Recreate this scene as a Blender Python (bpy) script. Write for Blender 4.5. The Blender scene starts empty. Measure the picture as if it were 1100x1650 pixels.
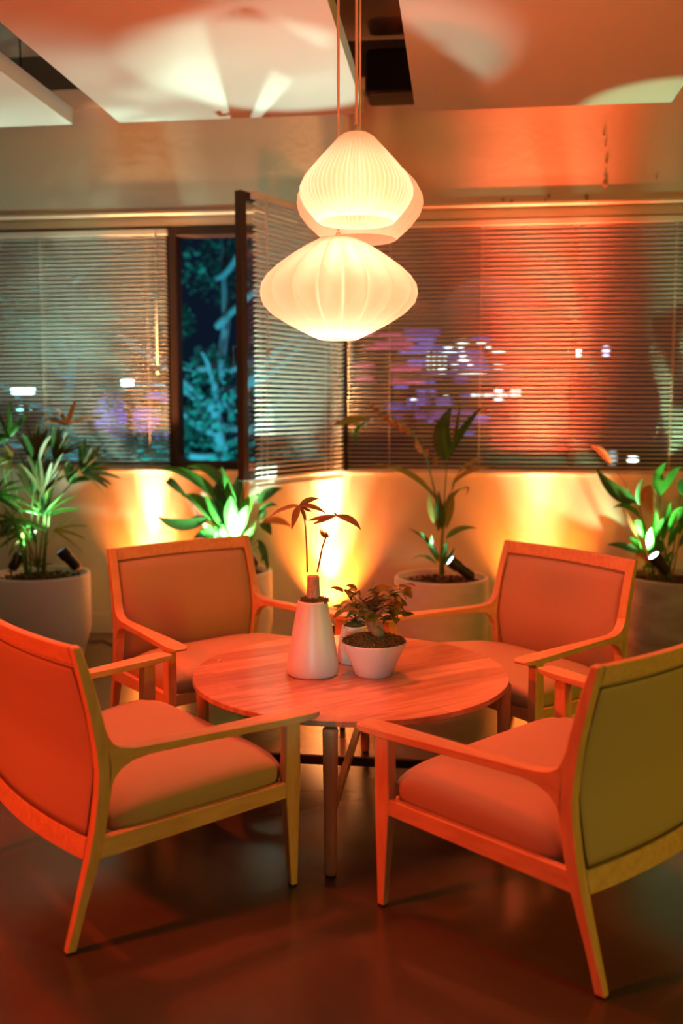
import bpy, bmesh, math, random
from mathutils import Vector, Matrix, noise
random.seed(7)
C = bpy.context.scene.collection
sc = bpy.context.scene
PI = math.pi

# ------------------------------------------------------------------ camera
F = 1550.0; CAM_H = 1.5; PITCH = math.radians(6.08); YAW = math.radians(7.0)
cd = bpy.data.cameras.new('camera'); cam = bpy.data.objects.new('camera', cd); C.objects.link(cam)
cam.location = (0, 0, CAM_H); cam.rotation_euler = (PI/2 - PITCH, 0, YAW)
cd.sensor_fit = 'VERTICAL'; cd.sensor_height = 36.0; cd.lens = 36.0*F/1650.0
cd.clip_end = 200
cd.dof.use_dof = True; cd.dof.focus_distance = 3.45; cd.dof.aperture_fstop = 1.3
sc.camera = cam
c7, s7 = math.cos(YAW), math.sin(YAW)
def ray(x, y):
    v = (x-550)/F; w = (y-825)/F
    a = (v, math.cos(PITCH)-w*math.sin(PITCH), -math.sin(PITCH)-w*math.cos(PITCH))
    return Vector((a[0]*c7-a[1]*s7, a[0]*s7+a[1]*c7, a[2]))
CP = Vector((0, 0, CAM_H))
def atz(x, y, z): r = ray(x, y); return CP + r*((z-CAM_H)/r.z)
def aty(x, y, Y): r = ray(x, y); return CP + r*(Y/r.y)

# ------------------------------------------------------------------ world, exposure, lights
w = bpy.data.worlds.new('world'); sc.world = w; w.use_nodes = True
w.node_tree.nodes['Background'].inputs[0].default_value = (0.010, 0.022, 0.05, 1)
w.node_tree.nodes['Background'].inputs[1].default_value = 0.35
sc.view_settings.view_transform = 'Standard'; sc.view_settings.look = 'None'
sc.view_settings.gamma = 1.0; sc.view_settings.use_curve_mapping = False
sc.view_settings.exposure = 0.0
def light(name, kind, loc, target, power, color, size=0.3, angle=60, blend=0.5):
    l = bpy.data.lights.new(name, kind); l.energy = power; l.color = color
    if kind == 'AREA': l.shape = 'DISK'; l.size = size
    else: l.shadow_soft_size = size
    if kind == 'SPOT': l.spot_size = math.radians(angle); l.spot_blend = blend
    o = bpy.data.objects.new(name, l); C.objects.link(o); o.location = loc
    if target is not None:
        o.rotation_euler = (Vector(target)-Vector(loc)).to_track_quat('-Z', 'Y').to_euler()
    return o
# coloured lamps of the room, and added fill lights, all out of view
light('red_stage_lamp', 'SPOT', (-2.9, 1.2, 2.1), (-0.2, 3.7, 0.5), 440, (1, .05, .006), .16, 62, .7)
light('red_ceiling_lamp', 'SPOT', (-0.375, 4.5, 3.0), (-0.38, 3.2, 0.4), 280, (1, .10, .03), .08, 75, .7)
light('red_slot_lamp', 'SPOT', (-1.93, 3.6, 3.06), (-0.4, 3.3, 0.5), 230, (1, .06, .015), .07, 75, .8)
light('red_ceiling_fill', 'SPOT', (-0.9, 0.4, 0.3), (-0.7, 3.2, 3.0), 330, (1, .08, .03), .10, 60, .8)  # added from below to redden the ceiling panels
light('olive_stage_lamp', 'AREA', (4.0, 0.2, 1.7), (0.0, 3.0, 0.6), 52, (1.0, .68, .02), .5)
light('soft_fill_light', 'AREA', (0.4, -1.6, 2.6), (-0.3, 3.6, 0.7), 8, (1, .80, .60), 1.6)  # added weak fill from the camera side
light('pot_fill_spot', 'SPOT', (-0.20, -0.6, .88), (-0.42, 3.47, 0.64), 170, (.42, 1, .88), .12, 7.5, 1.0)  # added narrow fill aimed at the white pots on the table

# ------------------------------------------------------------------ materials
def mat(name, col, rough=.5, spec=.5, metal=0, coat=0, noise_amt=0, noise_scale=8, col2=None, bump=0, bump_scale=60, sss=0, stretch=None, transl=0):
    m = bpy.data.materials.new(name); m.use_nodes = True
    nt = m.node_tree; n = nt.nodes; L = nt.links; b = n['Principled BSDF']
    b.inputs['Base Color'].default_value = (*col, 1); b.inputs['Roughness'].default_value = rough
    b.inputs['Specular IOR Level'].default_value = spec; b.inputs['Metallic'].default_value = metal
    b.inputs['Coat Weight'].default_value = coat; b.inputs['Coat Roughness'].default_value = .2
    tc = n.new('ShaderNodeTexCoord')
    if col2:
        t = n.new('ShaderNodeTexNoise'); t.inputs['Scale'].default_value = noise_scale; t.inputs['Detail'].default_value = 6
        mp = n.new('ShaderNodeMapping'); mp.inputs['Scale'].default_value = stretch or (1, 1, 1)
        L.new(tc.outputs['Object'], mp.inputs[0]); L.new(mp.outputs[0], t.inputs[0])
        r = n.new('ShaderNodeValToRGB'); r.color_ramp.elements[0].position = .35; r.color_ramp.elements[1].position = .68
        r.color_ramp.elements[0].color = (*col, 1); r.color_ramp.elements[1].color = (*col2, 1)
        L.new(t.outputs[0], r.inputs[0]); L.new(r.outputs[0], b.inputs['Base Color'])
    if bump:
        t = n.new('ShaderNodeTexNoise'); t.inputs['Scale'].default_value = bump_scale; t.inputs['Detail'].default_value = 4
        L.new(tc.outputs['Object'], t.inputs[0])
        bp = n.new('ShaderNodeBump'); bp.inputs['Strength'].default_value = bump; bp.inputs['Distance'].default_value = .01
        L.new(t.outputs[0], bp.inputs['Height']); L.new(bp.outputs[0], b.inputs['Normal'])
    if transl:
        out = n['Material Output']; tr = n.new('ShaderNodeBsdfTranslucent'); tr.inputs[0].default_value = (*[min(1, c*1.3) for c in col], 1)
        mx = n.new('ShaderNodeMixShader'); mx.inputs[0].default_value = transl
        L.new(b.outputs[0], mx.inputs[1]); L.new(tr.outputs[0], mx.inputs[2]); L.new(mx.outputs[0], out.inputs[0])
    return m
def emis(name, col, s):
    m = bpy.data.materials.new(name); m.use_nodes = True; n = m.node_tree.nodes; n.remove(n['Principled BSDF'])
    e = n.new('ShaderNodeEmission'); e.inputs[0].default_value = (*col, 1); e.inputs[1].default_value = s
    m.node_tree.links.new(e.outputs[0], n['Material Output'].inputs[0]); return m
M = {}
M['wood'] = mat('ash_wood', (.58, .34, .15), .42, .4, col2=(.70, .44, .21), noise_scale=7, stretch=(6, 6, 1.2), coat=.1)
M['wood_arm'] = mat('ash_wood_arm', (.58, .34, .15), .42, .4, col2=(.70, .44, .21), noise_scale=7, stretch=(7, 1.2, 7), coat=.1)
M['leather'] = mat('tan_upholstery', (.42, .31, .19), .62, .3, bump=.05, bump_scale=400)
M['piping'] = mat('upholstery_seam', (.16, .10, .06), .7, .3)
M['wall'] = mat('cream_plaster', (.66, .60, .50), .85, .2, col2=(.72, .66, .55), noise_scale=1.5, bump=.1, bump_scale=30)
M['white'] = mat('white_ceiling_board', (.78, .76, .73), .8, .2)
M['ceiling'] = mat('dark_ceiling_paint', (.16, .12, .10), .85, .2)
M['black'] = mat('black_metal', (.012, .010, .010), .45, .4)
M['rubber'] = mat('rubber_foot', (.015, .012, .01), .7, .2)
M['frame'] = mat('dark_brown_window_frame', (.045, .022, .016), .5, .4)
M['slat'] = mat('white_blind_slat', (.80, .74, .68), .5, .4, transl=.15)
M['headrail'] = mat('white_headrail', (.72, .66, .58), .5, .4)
M['pot_white'] = mat('white_ceramic', (.62, .66, .63), .38, .5, bump=.03, bump_scale=40)
M['planter'] = mat('pale_planter', (.60, .57, .53), .75, .3, col2=(.52, .48, .45), noise_scale=5, stretch=(1, 1, 2.5), bump=.08, bump_scale=30)
M['planter_smooth'] = mat('smooth_white_planter', (.66, .62, .57), .6, .3)
M['planter_dark'] = mat('stained_grey_planter', (.40, .36, .33), .8, .3, col2=(.24, .20, .19), noise_scale=4, stretch=(1, 1, 3), bump=.15, bump_scale=20)
M['soil'] = mat('bark_mulch', (.030, .016, .010), .95, .2, col2=(.10, .05, .03), noise_scale=60, bump=1, bump_scale=90)
M['moss'] = mat('dry_moss', (.14, .09, .03), .95, .2, col2=(.26, .15, .06), noise_scale=80)
M['stem'] = mat('green_stem', (.10, .19, .04), .6, .3)
M['bark'] = mat('pale_bark', (.52, .44, .35), .85, .2, col2=(.30, .24, .18), noise_scale=30, stretch=(3, 3, .8), bump=.6, bump_scale=90)
M['twig'] = mat('brown_twig', (.13, .07, .035), .8, .2)
M['leaf'] = mat('green_leaf', (.035, .16, .02), .38, .5, transl=.30, col2=(.05, .21, .03), noise_scale=12)
M['leaf_dark'] = mat('dark_green_leaf', (.025, .085, .018), .40, .5, transl=.22)
M['leaf_olive'] = mat('olive_leaf', (.17, .17, .035), .45, .4, transl=.25)
M['leaf_palm'] = mat('palm_leaf', (.075, .08, .022), .5, .4, transl=.15)
M['leaf_brown'] = mat('drying_brown_leaf', (.30, .12, .04), .6, .3, transl=.3)
M['leaf_orange'] = mat('orange_spathe', (.75, .28, .14), .5, .3, transl=.35)
M['leaf_red'] = mat('young_leaf', (.20, .13, .04), .4, .5, transl=.30)
M['sash_glass'] = None
def glass_mat():
    m = bpy.data.materials.new('window_glass'); m.use_nodes = True; nt = m.node_tree; n = nt.nodes; n.remove(n['Principled BSDF'])
    t = n.new('ShaderNodeBsdfTransparent'); t.inputs[0].default_value = (.90, .95, .96, 1)
    g = n.new('ShaderNodeBsdfGlossy'); g.inputs['Roughness'].default_value = .02
    mx = n.new('ShaderNodeMixShader'); mx.inputs[0].default_value = .06
    nt.links.new(t.outputs[0], mx.inputs[1]); nt.links.new(g.outputs[0], mx.inputs[2]); nt.links.new(mx.outputs[0], n['Material Output'].inputs[0])
    return m
M['glass'] = glass_mat()
def table_mat():
    m = mat('table_planks', (.60, .36, .20), .30, .5, coat=.25); nt = m.node_tree; n = nt.nodes; L = nt.links; b = n['Principled BSDF']
    tc = n.new('ShaderNodeTexCoord'); mp = n.new('ShaderNodeMapping'); mp.inputs['Rotation'].default_value = (0, 0, math.radians(-40))
    L.new(tc.outputs['Object'], mp.inputs[0])
    br = n.new('ShaderNodeTexBrick'); br.inputs['Scale'].default_value = 1; br.inputs['Brick Width'].default_value = .9; br.inputs['Row Height'].default_value = .125
    br.inputs['Mortar Size'].default_value = .0006; br.inputs['Color1'].default_value = (.40, .18, .08, 1); br.inputs['Color2'].default_value = (.68, .42, .24, 1); br.inputs['Mortar'].default_value = (.30, .15, .07, 1)
    L.new(mp.outputs[0], br.inputs[0])
    m2 = n.new('ShaderNodeMapping'); m2.inputs['Scale'].default_value = (1.6, 15, 2); L.new(mp.outputs[0], m2.inputs[0])
    ns = n.new('ShaderNodeTexNoise'); ns.inputs['Scale'].default_value = 2.2; ns.inputs['Detail'].default_value = 8; ns.inputs['Distortion'].default_value = .8; L.new(m2.outputs[0], ns.inputs[0])
    r = n.new('ShaderNodeValToRGB'); r.color_ramp.elements[0].position = .3; r.color_ramp.elements[0].color = (.62, .50, .42, 1); r.color_ramp.elements[1].position = .65; r.color_ramp.elements[1].color = (1, 1, 1, 1)
    L.new(ns.outputs[0], r.inputs[0])
    mx = n.new('ShaderNodeMix'); mx.data_type = 'RGBA'; mx.blend_type = 'MULTIPLY'; mx.inputs[0].default_value = 1
    L.new(br.outputs[0], mx.inputs[6]); L.new(r.outputs[0], mx.inputs[7]); L.new(mx.outputs[2], b.inputs['Base Color'])
    return m
M['table'] = table_mat()
def floor_mat():
    m = mat('polished_concrete', (.10, .075, .06), .25, .5); nt = m.node_tree; n = nt.nodes; L = nt.links; b = n['Principled BSDF']
    tc = n.new('ShaderNodeTexCoord')
    a = n.new('ShaderNodeTexNoise'); a.inputs['Scale'].default_value = 1.3; a.inputs['Detail'].default_value = 7; a.inputs['Distortion'].default_value = .5; L.new(tc.outputs['Object'], a.inputs[0])
    r = n.new('ShaderNodeValToRGB'); r.color_ramp.elements[0].position = .3; r.color_ramp.elements[0].color = (.050, .038, .030, 1); r.color_ramp.elements[1].position = .75; r.color_ramp.elements[1].color = (.115, .088, .070, 1)
    L.new(a.outputs[0], r.inputs[0]); L.new(r.outputs[0], b.inputs['Base Color'])
    r2 = n.new('ShaderNodeMapRange'); r2.inputs[3].default_value = .14; r2.inputs[4].default_value = .30; L.new(a.outputs[0], r2.inputs[0]); L.new(r2.outputs[0], b.inputs['Roughness'])
    return m
M['floor'] = floor_mat()
def shade_mat(name, col):
    m = bpy.data.materials.new(name); m.use_nodes = True; nt = m.node_tree; n = nt.nodes; b = n['Principled BSDF']
    b.inputs['Base Color'].default_value = (*col, 1); b.inputs['Roughness'].default_value = .6
    t = n.new('ShaderNodeBsdfTranslucent'); t.inputs[0].default_value = (*col, 1)
    mx = n.new('ShaderNodeMixShader'); mx.inputs[0].default_value = .62
    nt.links.new(b.outputs[0], mx.inputs[1]); nt.links.new(t.outputs[0], mx.inputs[2]); nt.links.new(mx.outputs[0], n['Material Output'].inputs[0])
    return m
M['shade'] = shade_mat('translucent_pleated_shade', (.96, .84, .70))
M['cord'] = mat('pink_cord', (.85, .62, .55), .5, .4)

# ------------------------------------------------------------------ mesh helpers
def obj(name, bm, m, parent=None, smooth=False, bevel=0, subsurf=0, segs=2):
    bmesh.ops.recalc_face_normals(bm, faces=bm.faces)
    me = bpy.data.meshes.new(name); bm.to_mesh(me); bm.free()
    if m: me.materials.append(m)
    o = bpy.data.objects.new(name, me); C.objects.link(o)
    if parent: o.parent = parent
    if smooth:
        for p in me.polygons: p.use_smooth = True
    if bevel:
        b = o.modifiers.new('bevel', 'BEVEL'); b.width = bevel; b.segments = segs; b.limit_method = 'ANGLE'; b.angle_limit = math.radians(35); b.harden_normals = True
        for p in me.polygons: p.use_smooth = True
        try: me.set_sharp_from_angle(angle=math.radians(50))
        except Exception: pass
    if subsurf:
        s = o.modifiers.new('sub', 'SUBSURF'); s.levels = subsurf; s.render_levels = subsurf
    return o
def thing(name, label, cat, loc=(0, 0, 0), rotz=0, group=None):
    o = bpy.data.objects.new(name, None); o.empty_display_size = .1; C.objects.link(o); o.location = loc; o.rotation_euler = (0, 0, rotz)
    o['label'] = label; o['category'] = cat
    if group: o['group'] = group
    return o
def tag(o, label, cat, group=None):
    o['label'] = label; o['category'] = cat
    if group: o['group'] = group
    return o
def struct(name, bm, m, parent=None, **k):
    o = obj(name, bm, m, parent, **k)
    if parent is None: o['kind'] = 'structure'
    return o
def box(bm, x0, x1, y0, y1, z0, z1):
    vs = [bm.verts.new(p) for p in ((x0,y0,z0),(x1,y0,z0),(x1,y1,z0),(x0,y1,z0),(x0,y0,z1),(x1,y0,z1),(x1,y1,z1),(x0,y1,z1))]
    for f in ((0,3,2,1),(4,5,6,7),(0,1,5,4),(1,2,6,5),(2,3,7,6),(3,0,4,7)): bm.faces.new([vs[i] for i in f])
    return bm
def nb(): return bmesh.new()
def loft(bm, rings, cap=True):
    R = [[bm.verts.new(p) for p in r] for r in rings]
    for a, b in zip(R, R[1:]):
        for i in range(len(a)):
            j = (i+1) % len(a); bm.faces.new((a[i], a[j], b[j], b[i]))
    if cap: bm.faces.new(R[0][::-1]); bm.faces.new(R[-1])
    return bm
def lathe(bm, prof, segs=48, c=(0, 0), cap=True, rad=None):
    rings = []
    for r, z in prof:
        ring = []
        for i in range(segs):
            a = 2*PI*i/segs; rr = r*(rad(a, z) if rad else 1)
            ring.append((c[0]+rr*math.cos(a), c[1]+rr*math.sin(a), z))
        rings.append(ring)
    return loft(bm, rings, cap)
def tube(bm, pts, rad, segs=8):
    pts = [Vector(p) for p in pts]; rs = rad if isinstance(rad, (list, tuple)) else [rad]*len(pts)
    rings = []; up = Vector((0, 0, 1))
    for i, p in enumerate(pts):
        t = (pts[min(i+1, len(pts)-1)]-pts[max(i-1, 0)]).normalized()
        ref = up if abs(t.z) < .95 else Vector((1, 0, 0))
        a = t.cross(ref).normalized(); b = t.cross(a)
        rings.append([p+(a*math.cos(2*PI*k/segs)+b*math.sin(2*PI*k/segs))*rs[i] for k in range(segs)])
    return loft(bm, rings)
def bez(p0, p1, p2, n=10):
    p0, p1, p2 = Vector(p0), Vector(p1), Vector(p2)
    return [p0*(1-t)**2+p1*2*t*(1-t)+p2*t*t for t in [i/n for i in range(n+1)]]
def leaf(bm, pts, width, side=None, fold=.25, shape='lance', nseg=None):
    """a leaf blade along pts, width = greatest full width"""
    n = len(pts)-1; L = []
    for i, p in enumerate(pts):
        t = i/n
        if shape == 'lance': wd = math.sin(PI*min(1, t*.94+.03)**.8)
        elif shape == 'blade': wd = min(1, t*5+.2)*(1-t)**.45 if t < 1 else 0
        else: wd = math.sin(PI*(t*.96+.02)**.65)
        wd = max(.015, wd)*width/2
        tg = (pts[min(i+1, n)]-pts[max(i-1, 0)]).normalized()
        s = Vector(side) if side is not None else Vector((1, 0, .2))
        s = (s-tg*s.dot(tg))
        if s.length < 1e-3: s = tg.orthogonal()
        s.normalize(); nn = tg.cross(s).normalized()
        if nn.z < 0: nn = -nn
        L.append([bm.verts.new(p-s*wd+nn*wd*fold), bm.verts.new(p-s*wd*.5+nn*wd*fold*.35), bm.verts.new(p), bm.verts.new(p+s*wd*.5+nn*wd*fold*.35), bm.verts.new(p+s*wd+nn*wd*fold)])
    for a, b in zip(L, L[1:]):
        for k in range(4): bm.faces.new((a[k], a[k+1], b[k+1], b[k]))
    return bm
def prism(bm, poly, f0, f1):
    """poly = outline points, f0/f1 map a point to the two faces"""
    return loft(bm, [[f0(*p) for p in poly], [f1(*p) for p in poly]])

# ------------------------------------------------------------------ room shell
WY = 6.15; CZ = 3.62; XL, XR = -4.6, 4.4
struct('floor', box(nb(), XL, XR, -2.5, WY+.25, -.1, 0), M['floor'])
SZ, TZ = 1.10, 2.745      # sill and lintel heights
b = nb(); box(b, XL, XR, WY, WY+.25, 0, SZ); box(b, XL, XR, WY, WY+.25, TZ, CZ); box(b, XL, -4.3, WY, WY+.25, SZ, TZ); box(b, 3.6, XR, WY, WY+.25, SZ, TZ)
wb = struct('wall_back', b, M['wall'])
b = nb(); rc = random.Random(8)
for px, py, sz in [(973, 218, 5), (975, 236, 4), (976, 262, 5), (974, 284, 4), (975, 297, 9), (810, 322, 6), (824, 324, 5), (884, 316, 6), (945, 317, 8), (952, 325, 6), (878, 322, 4), (965, 326, 5), (1057, 286, 3)]:
    q = aty(px, py, WY); R_ = sz*WY/F/2
    ring = [(q.x+R_*rc.uniform(.5, 1.2)*math.cos(a), q.z+R_*1.3*rc.uniform(.5, 1.2)*math.sin(a)) for a in [2*PI*k/9 for k in range(9)]]
    loft(b, [[(x, WY-.0005, z) for x, z in ring], [(q.x+(x-q.x)*.7, WY-.005, q.z+(z-q.z)*.7) for x, z in ring]])
obj('chipped_plaster', b, mat('chipped_plaster', (.30, .22, .16), .9, .2), wb)
struct('wall_left', box(nb(), XL-.1, XL, -2.5, WY+.25, 0, CZ), M['wall'])
struct('wall_right', box(nb(), XR, XR+.1, -2.5, WY+.25, 0, CZ), M['wall'])
struct('ceiling', box(nb(), XL, XR, -2.5, WY+.25, CZ, CZ+.1), M['ceiling'])
struct('baseboard_back', box(nb(), XL, XR, WY-.014, WY, 0, .13), M['wall'], bevel=.003)
b = nb(); box(b, XL, XR, WY-.012, WY+.06, SZ-.012, SZ+.006)
struct('trim_1', b, M['headrail'], bevel=.002)
b = nb(); box(b, XL, XR, WY-.010, WY, TZ, TZ+.018)
struct('trim_2', b, M['wall'], bevel=.003)
# beam along the wall, seen in the slot between the boards
struct('trim_3', box(nb(), XL, XR, 5.80, WY, 3.42, CZ), M['ceiling'])
# window frames
XO0, XO1 = -1.905, -.745
def frame_rect(bm, x0, x1, z0, z1, y0, y1, t):
    box(bm, x0, x0+t, y0, y1, z0, z1); box(bm, x1-t, x1, y0, y1, z0, z1); box(bm, x0+t, x1-t, y0, y1, z0, z0+t); box(bm, x0+t, x1-t, y0, y1, z1-t, z1); return bm
FT = 2.665
def window(name, x0, x1, mull=()):
    b = nb(); frame_rect(b, x0, x1, SZ, FT+.02, WY+.09, WY+.15, .045)
    for m_ in mull: box(b, m_-.02, m_+.02, WY+.095, WY+.145, SZ, FT)
    o = struct(name, b, M['frame'], bevel=.003)
    return o
def pane(parent, x0, x1):
    obj('glass_pane', box(nb(), x0+.04, x1-.04, WY+.117, WY+.123, SZ+.04, FT-.02), M['glass'], parent)
w1 = window('window_1', -4.3, XO0+.02, (-3.2,)); pane(w1, -4.3, XO0+.02)
b = nb(); frame_rect(b, XO0+.02, XO1, SZ+.01, FT, WY+.03, WY+.15, .05); w2 = struct('window_2', b, M['frame'], bevel=.003)
w3 = window('window_3', XO1, 3.6, (.7, 2.1)); pane(w3, XO1, 3.6)
b = nb(); box(b, XL, XR, WY+.07, WY+.16, FT+.02, TZ+.02); struct('trim_4', b, M['wall'])
# open sash, hinged at the right jamb of the middle opening
SA = Vector((XO1-.03, WY+.01, 0)); SB = Vector((-1.205, 5.225, 0)); sd = (SB-SA); SL = sd.length; sang = math.atan2(sd.y, sd.x)
sash = bpy.data.objects.new('window_sash', None); C.objects.link(sash); sash.location = (SA.x, SA.y, 0); sash.rotation_euler = (0, 0, sang); sash['kind'] = 'structure'; sash.name = 'window_4'
# local: x along the sash from the hinge, +y = towards the viewer side?  (left of direction)
b = nb(); frame_rect(b, 0, SL, SZ+.005, FT+.01, -.022, .022, .048); obj('sash_frame', b, M['frame'], sash, bevel=.003)
obj('glass_pane', box(nb(), .04, SL-.04, -.003, .003, SZ+.04, FT-.03), M['glass'], sash)
b = nb(); tube(b, [(SL-.03, -.03, 1.85), (SL-.03, -.07, 1.85), (SL-.03, -.07, 1.73)], .008); obj('handle', b, M['black'], sash, smooth=True)

# ------------------------------------------------------------------ venetian blinds
def blind(label, x0, x1, ztop, zbot, y, parent_xf=None, face=-1, cords=(), wand=None, group='white venetian blinds over the windows'):
    r = thing('venetian_blind', label, 'blind', (0, 0, 0), 0, group)
    if parent_xf: r.location = parent_xf[0]; r.rotation_euler = (0, 0, parent_xf[1])
    y0 = y
    obj('headrail', box(nb(), x0, x1, y0-.02, y0+.02, ztop, ztop+.038), M['headrail'], r, bevel=.003)
    b = nb(); P = .0272; W = .031; ph = math.radians(25); z = ztop-.02; n = 0
    while z > zbot+.02:
        pr = []
        for k in range(4):
            u = -1+2*k/3; arc = .0022*(1-u*u)
            yy = u*W/2; cy = math.cos(ph); sy = math.sin(ph)
            # room side edge high, window side edge low (face = room side sign)
            pr.append((y0+face*(yy*cy)+0*arc, z+yy*sy+arc))
        A = [b.verts.new((x0+.008, p[0], p[1])) for p in pr]; B = [b.verts.new((x1-.008, p[0], p[1])) for p in pr]
        for k in range(3): b.faces.new((A[k], A[k+1], B[k+1], B[k]))
        z -= P; n += 1
    so = obj('slats', b, M['slat'], r)
    obj('bottom_rail', box(nb(), x0+.005, x1-.005, y0-.013, y0+.013, zbot, zbot+.014), M['headrail'], r, bevel=.003)
    for cx in cords:
        b = nb(); tube(b, [(cx, y0+face*.020, ztop), (cx, y0+face*.020, zbot)], .0022, 6); tube(b, [(cx, y0-face*.020, ztop), (cx, y0-face*.020, zbot)], .0022, 6)
        obj('ladder_cord', b, M['headrail'], r)
    for wx, l in (wand or []):
        b = nb(); tube(b, [(wx, y0+face*.03, ztop+.01), (wx, y0+face*.033, ztop-l)], .0038, 8); tube(b, [(wx, y0+face*.033, ztop-l), (wx, y0+face*.033, ztop-l-.04)], .008, 8)
        obj('wand', b, M['headrail'], r, smooth=True)
    return r
blind('white venetian blind covering the left window behind the palm', -4.25, XO0+.012, FT-.045, SZ+.008, WY+.035, cords=(-3.6, -2.75, -2.03), wand=[(-1.965, .85)])
blind('wide white venetian blind over the right window with signs shining through', XO1+.02, 3.55, FT-.035, SZ+.008, WY+.035, cords=(-.45, .12, 1.29, 2.3), wand=[(-.70, .78)])
blind('narrow white venetian blind hung on the open window sash', .03, SL-.055, FT-.03, SZ-.03, .062, ((SA.x, SA.y, 0), sang), face=1, cords=(.22, SL-.14), wand=[(SL-.14, .8)])

# ------------------------------------------------------------------ hanging boards
def board(x0, x1, label):
    r = thing('ceiling_panel', label, 'ceiling panel', ((x0+x1)/2, 3.9, 3.0), 0, 'white hanging ceiling panels')
    h = (x1-x0)/2
    obj('board', box(nb(), -h, h, -2.6, 1.17, 0, .09), M['white'], r, bevel=.004)
    for sx in (-h+.2, h-.2):
        for yy in (-2.2, .3, 1.0):
            b = nb(); tube(b, [(sx, yy, .09), (sx, yy, .62)], .004, 6); obj('hanger_wire', b, M['black'], r)
board(-3.36, -2.056, 'white hanging ceiling panel cut off by the left edge, leftmost of three')
board(-1.80, -.505, 'white hanging ceiling panel crossed by leaf shadows, left of the pendant cords')
board(-.245, 1.011, 'reddish lit white ceiling panel with bright corner, right of the pendant cords')
# black box under the ceiling
r = thing('speaker_box', 'black box mounted under the ceiling in the slot between two white panels', 'box', (-.3, 5.62, 3.23))
obj('housing', box(nb(), -.25, .32, -.10, .12, 0, .255), M['black'], r, bevel=.03, segs=4)
obj('bracket', box(nb(), -.02, .06, -.03, .05, .25, .39), M['black'], r)

# ------------------------------------------------------------------ pendants
def pendant(label, c, prof, lobes, amp, power, cordx, sharp=False, col=(1, .47, .32), bright=1):
    r = thing('pendant_lamp', label, 'lamp', (c.x, c.y, c.z), 0, 'pleated pendant lamps over the table')
    zmin = min(p[1] for p in prof); zmax = max(p[1] for p in prof); rm = max(p[0] for p in prof)
    def rad(a, z):
        t = (z-zmin)/(zmax-zmin); e = math.sin(PI*min(1, max(0, t)))**.5
        if sharp: return 1+amp*e*(2*abs((a*lobes/(2*PI)) % 1-.5)-.5)*2
        return 1-amp*e*(1-abs(math.cos(a*lobes/2))**.6)*1.0
    # densify
    pr = []
    for (r0, z0), (r1, z1) in zip(prof, prof[1:]):
        for k in range(3): t = k/3; pr.append((r0+(r1-r0)*t, z0+(z1-z0)*t))
    pr.append(prof[-1])
    b = nb(); lathe(b, pr, max(192, lobes*8), cap=False, rad=rad)
    s = obj('lamp_shade', b, M['shade'], r, smooth=True)
    top = prof[0]
    b = nb(); lathe(b, [(top[0]*.97, top[1]+.002), (top[0]*.5, top[1]+.004), (.010, top[1]+.006), (.009, top[1]+.022), (.006, top[1]+.026)], 32); obj('top_cap', b, M['white'], r, smooth=True)
    b = nb(); tube(b, [(0, 0, top[1]+.03), (0, 0, CZ-c.z-.02)], .0045, 8); obj('cord', b, M['cord'], r)
    b = nb(); lathe(b, [(.05, CZ-c.z-.02), (.05, CZ-c.z)], 24); obj('ceiling_rose', b, M['cord'], r)
    b = nb(); lathe(b, [(.014, .06), (.03, .04), (.038, .0), (.03, -.03), (.012, -.045)], 24); obj('bulb', b, emis('warm_bulb', (1, .72, .45), 4), r, smooth=True)
    b = nb(); lathe(b, [(.02, .06), (.02, top[1])], 16); obj('socket', b, M['white'], r)
    l = bpy.data.lights.new('bulb_light', 'POINT'); l.energy = power; l.color = col; l.shadow_soft_size = .045
    lo = bpy.data.objects.new('bulb_light', l); C.objects.link(lo); lo.parent = r; lo.location = (0, 0, -.07)
    return r
c1 = Vector((-.425, 3.373, 1.91))
pendant('lowest pendant lamp, wide flattened shade with sixteen bulging ribs', c1,
        [(.072, .172), (.115, .150), (.165, .118), (.215, .082), (.250, .050), (.271, .018), (.276, -.012), (.266, -.045), (.232, -.080), (.180, -.112), (.120, -.143), (.066, -.168)], 16, .32, 5.0, 0)
c2 = Vector((-.337, 3.132, 2.205))
pendant('front upper pendant lamp, onion shaped shade with fine vertical pleats', c2,
        [(.040, .160), (.055, .150), (.090, .108), (.125, .064), (.152, .028), (.166, -.004), (.167, -.030), (.158, -.056), (.140, -.084), (.120, -.112)], 66, .09, 4.8, 0, sharp=True)
c3 = Vector((-.393, 3.78, 2.30))
pendant('rear upper pendant lamp, rounded smooth shade behind the pleated one', c3,
        [(.06, .165), (.11, .145), (.17, .105), (.215, .062), (.240, .015), (.243, -.02), (.232, -.055), (.200, -.095), (.165, -.128), (.14, -.150)], 24, .03, 1.9, 0)

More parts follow.
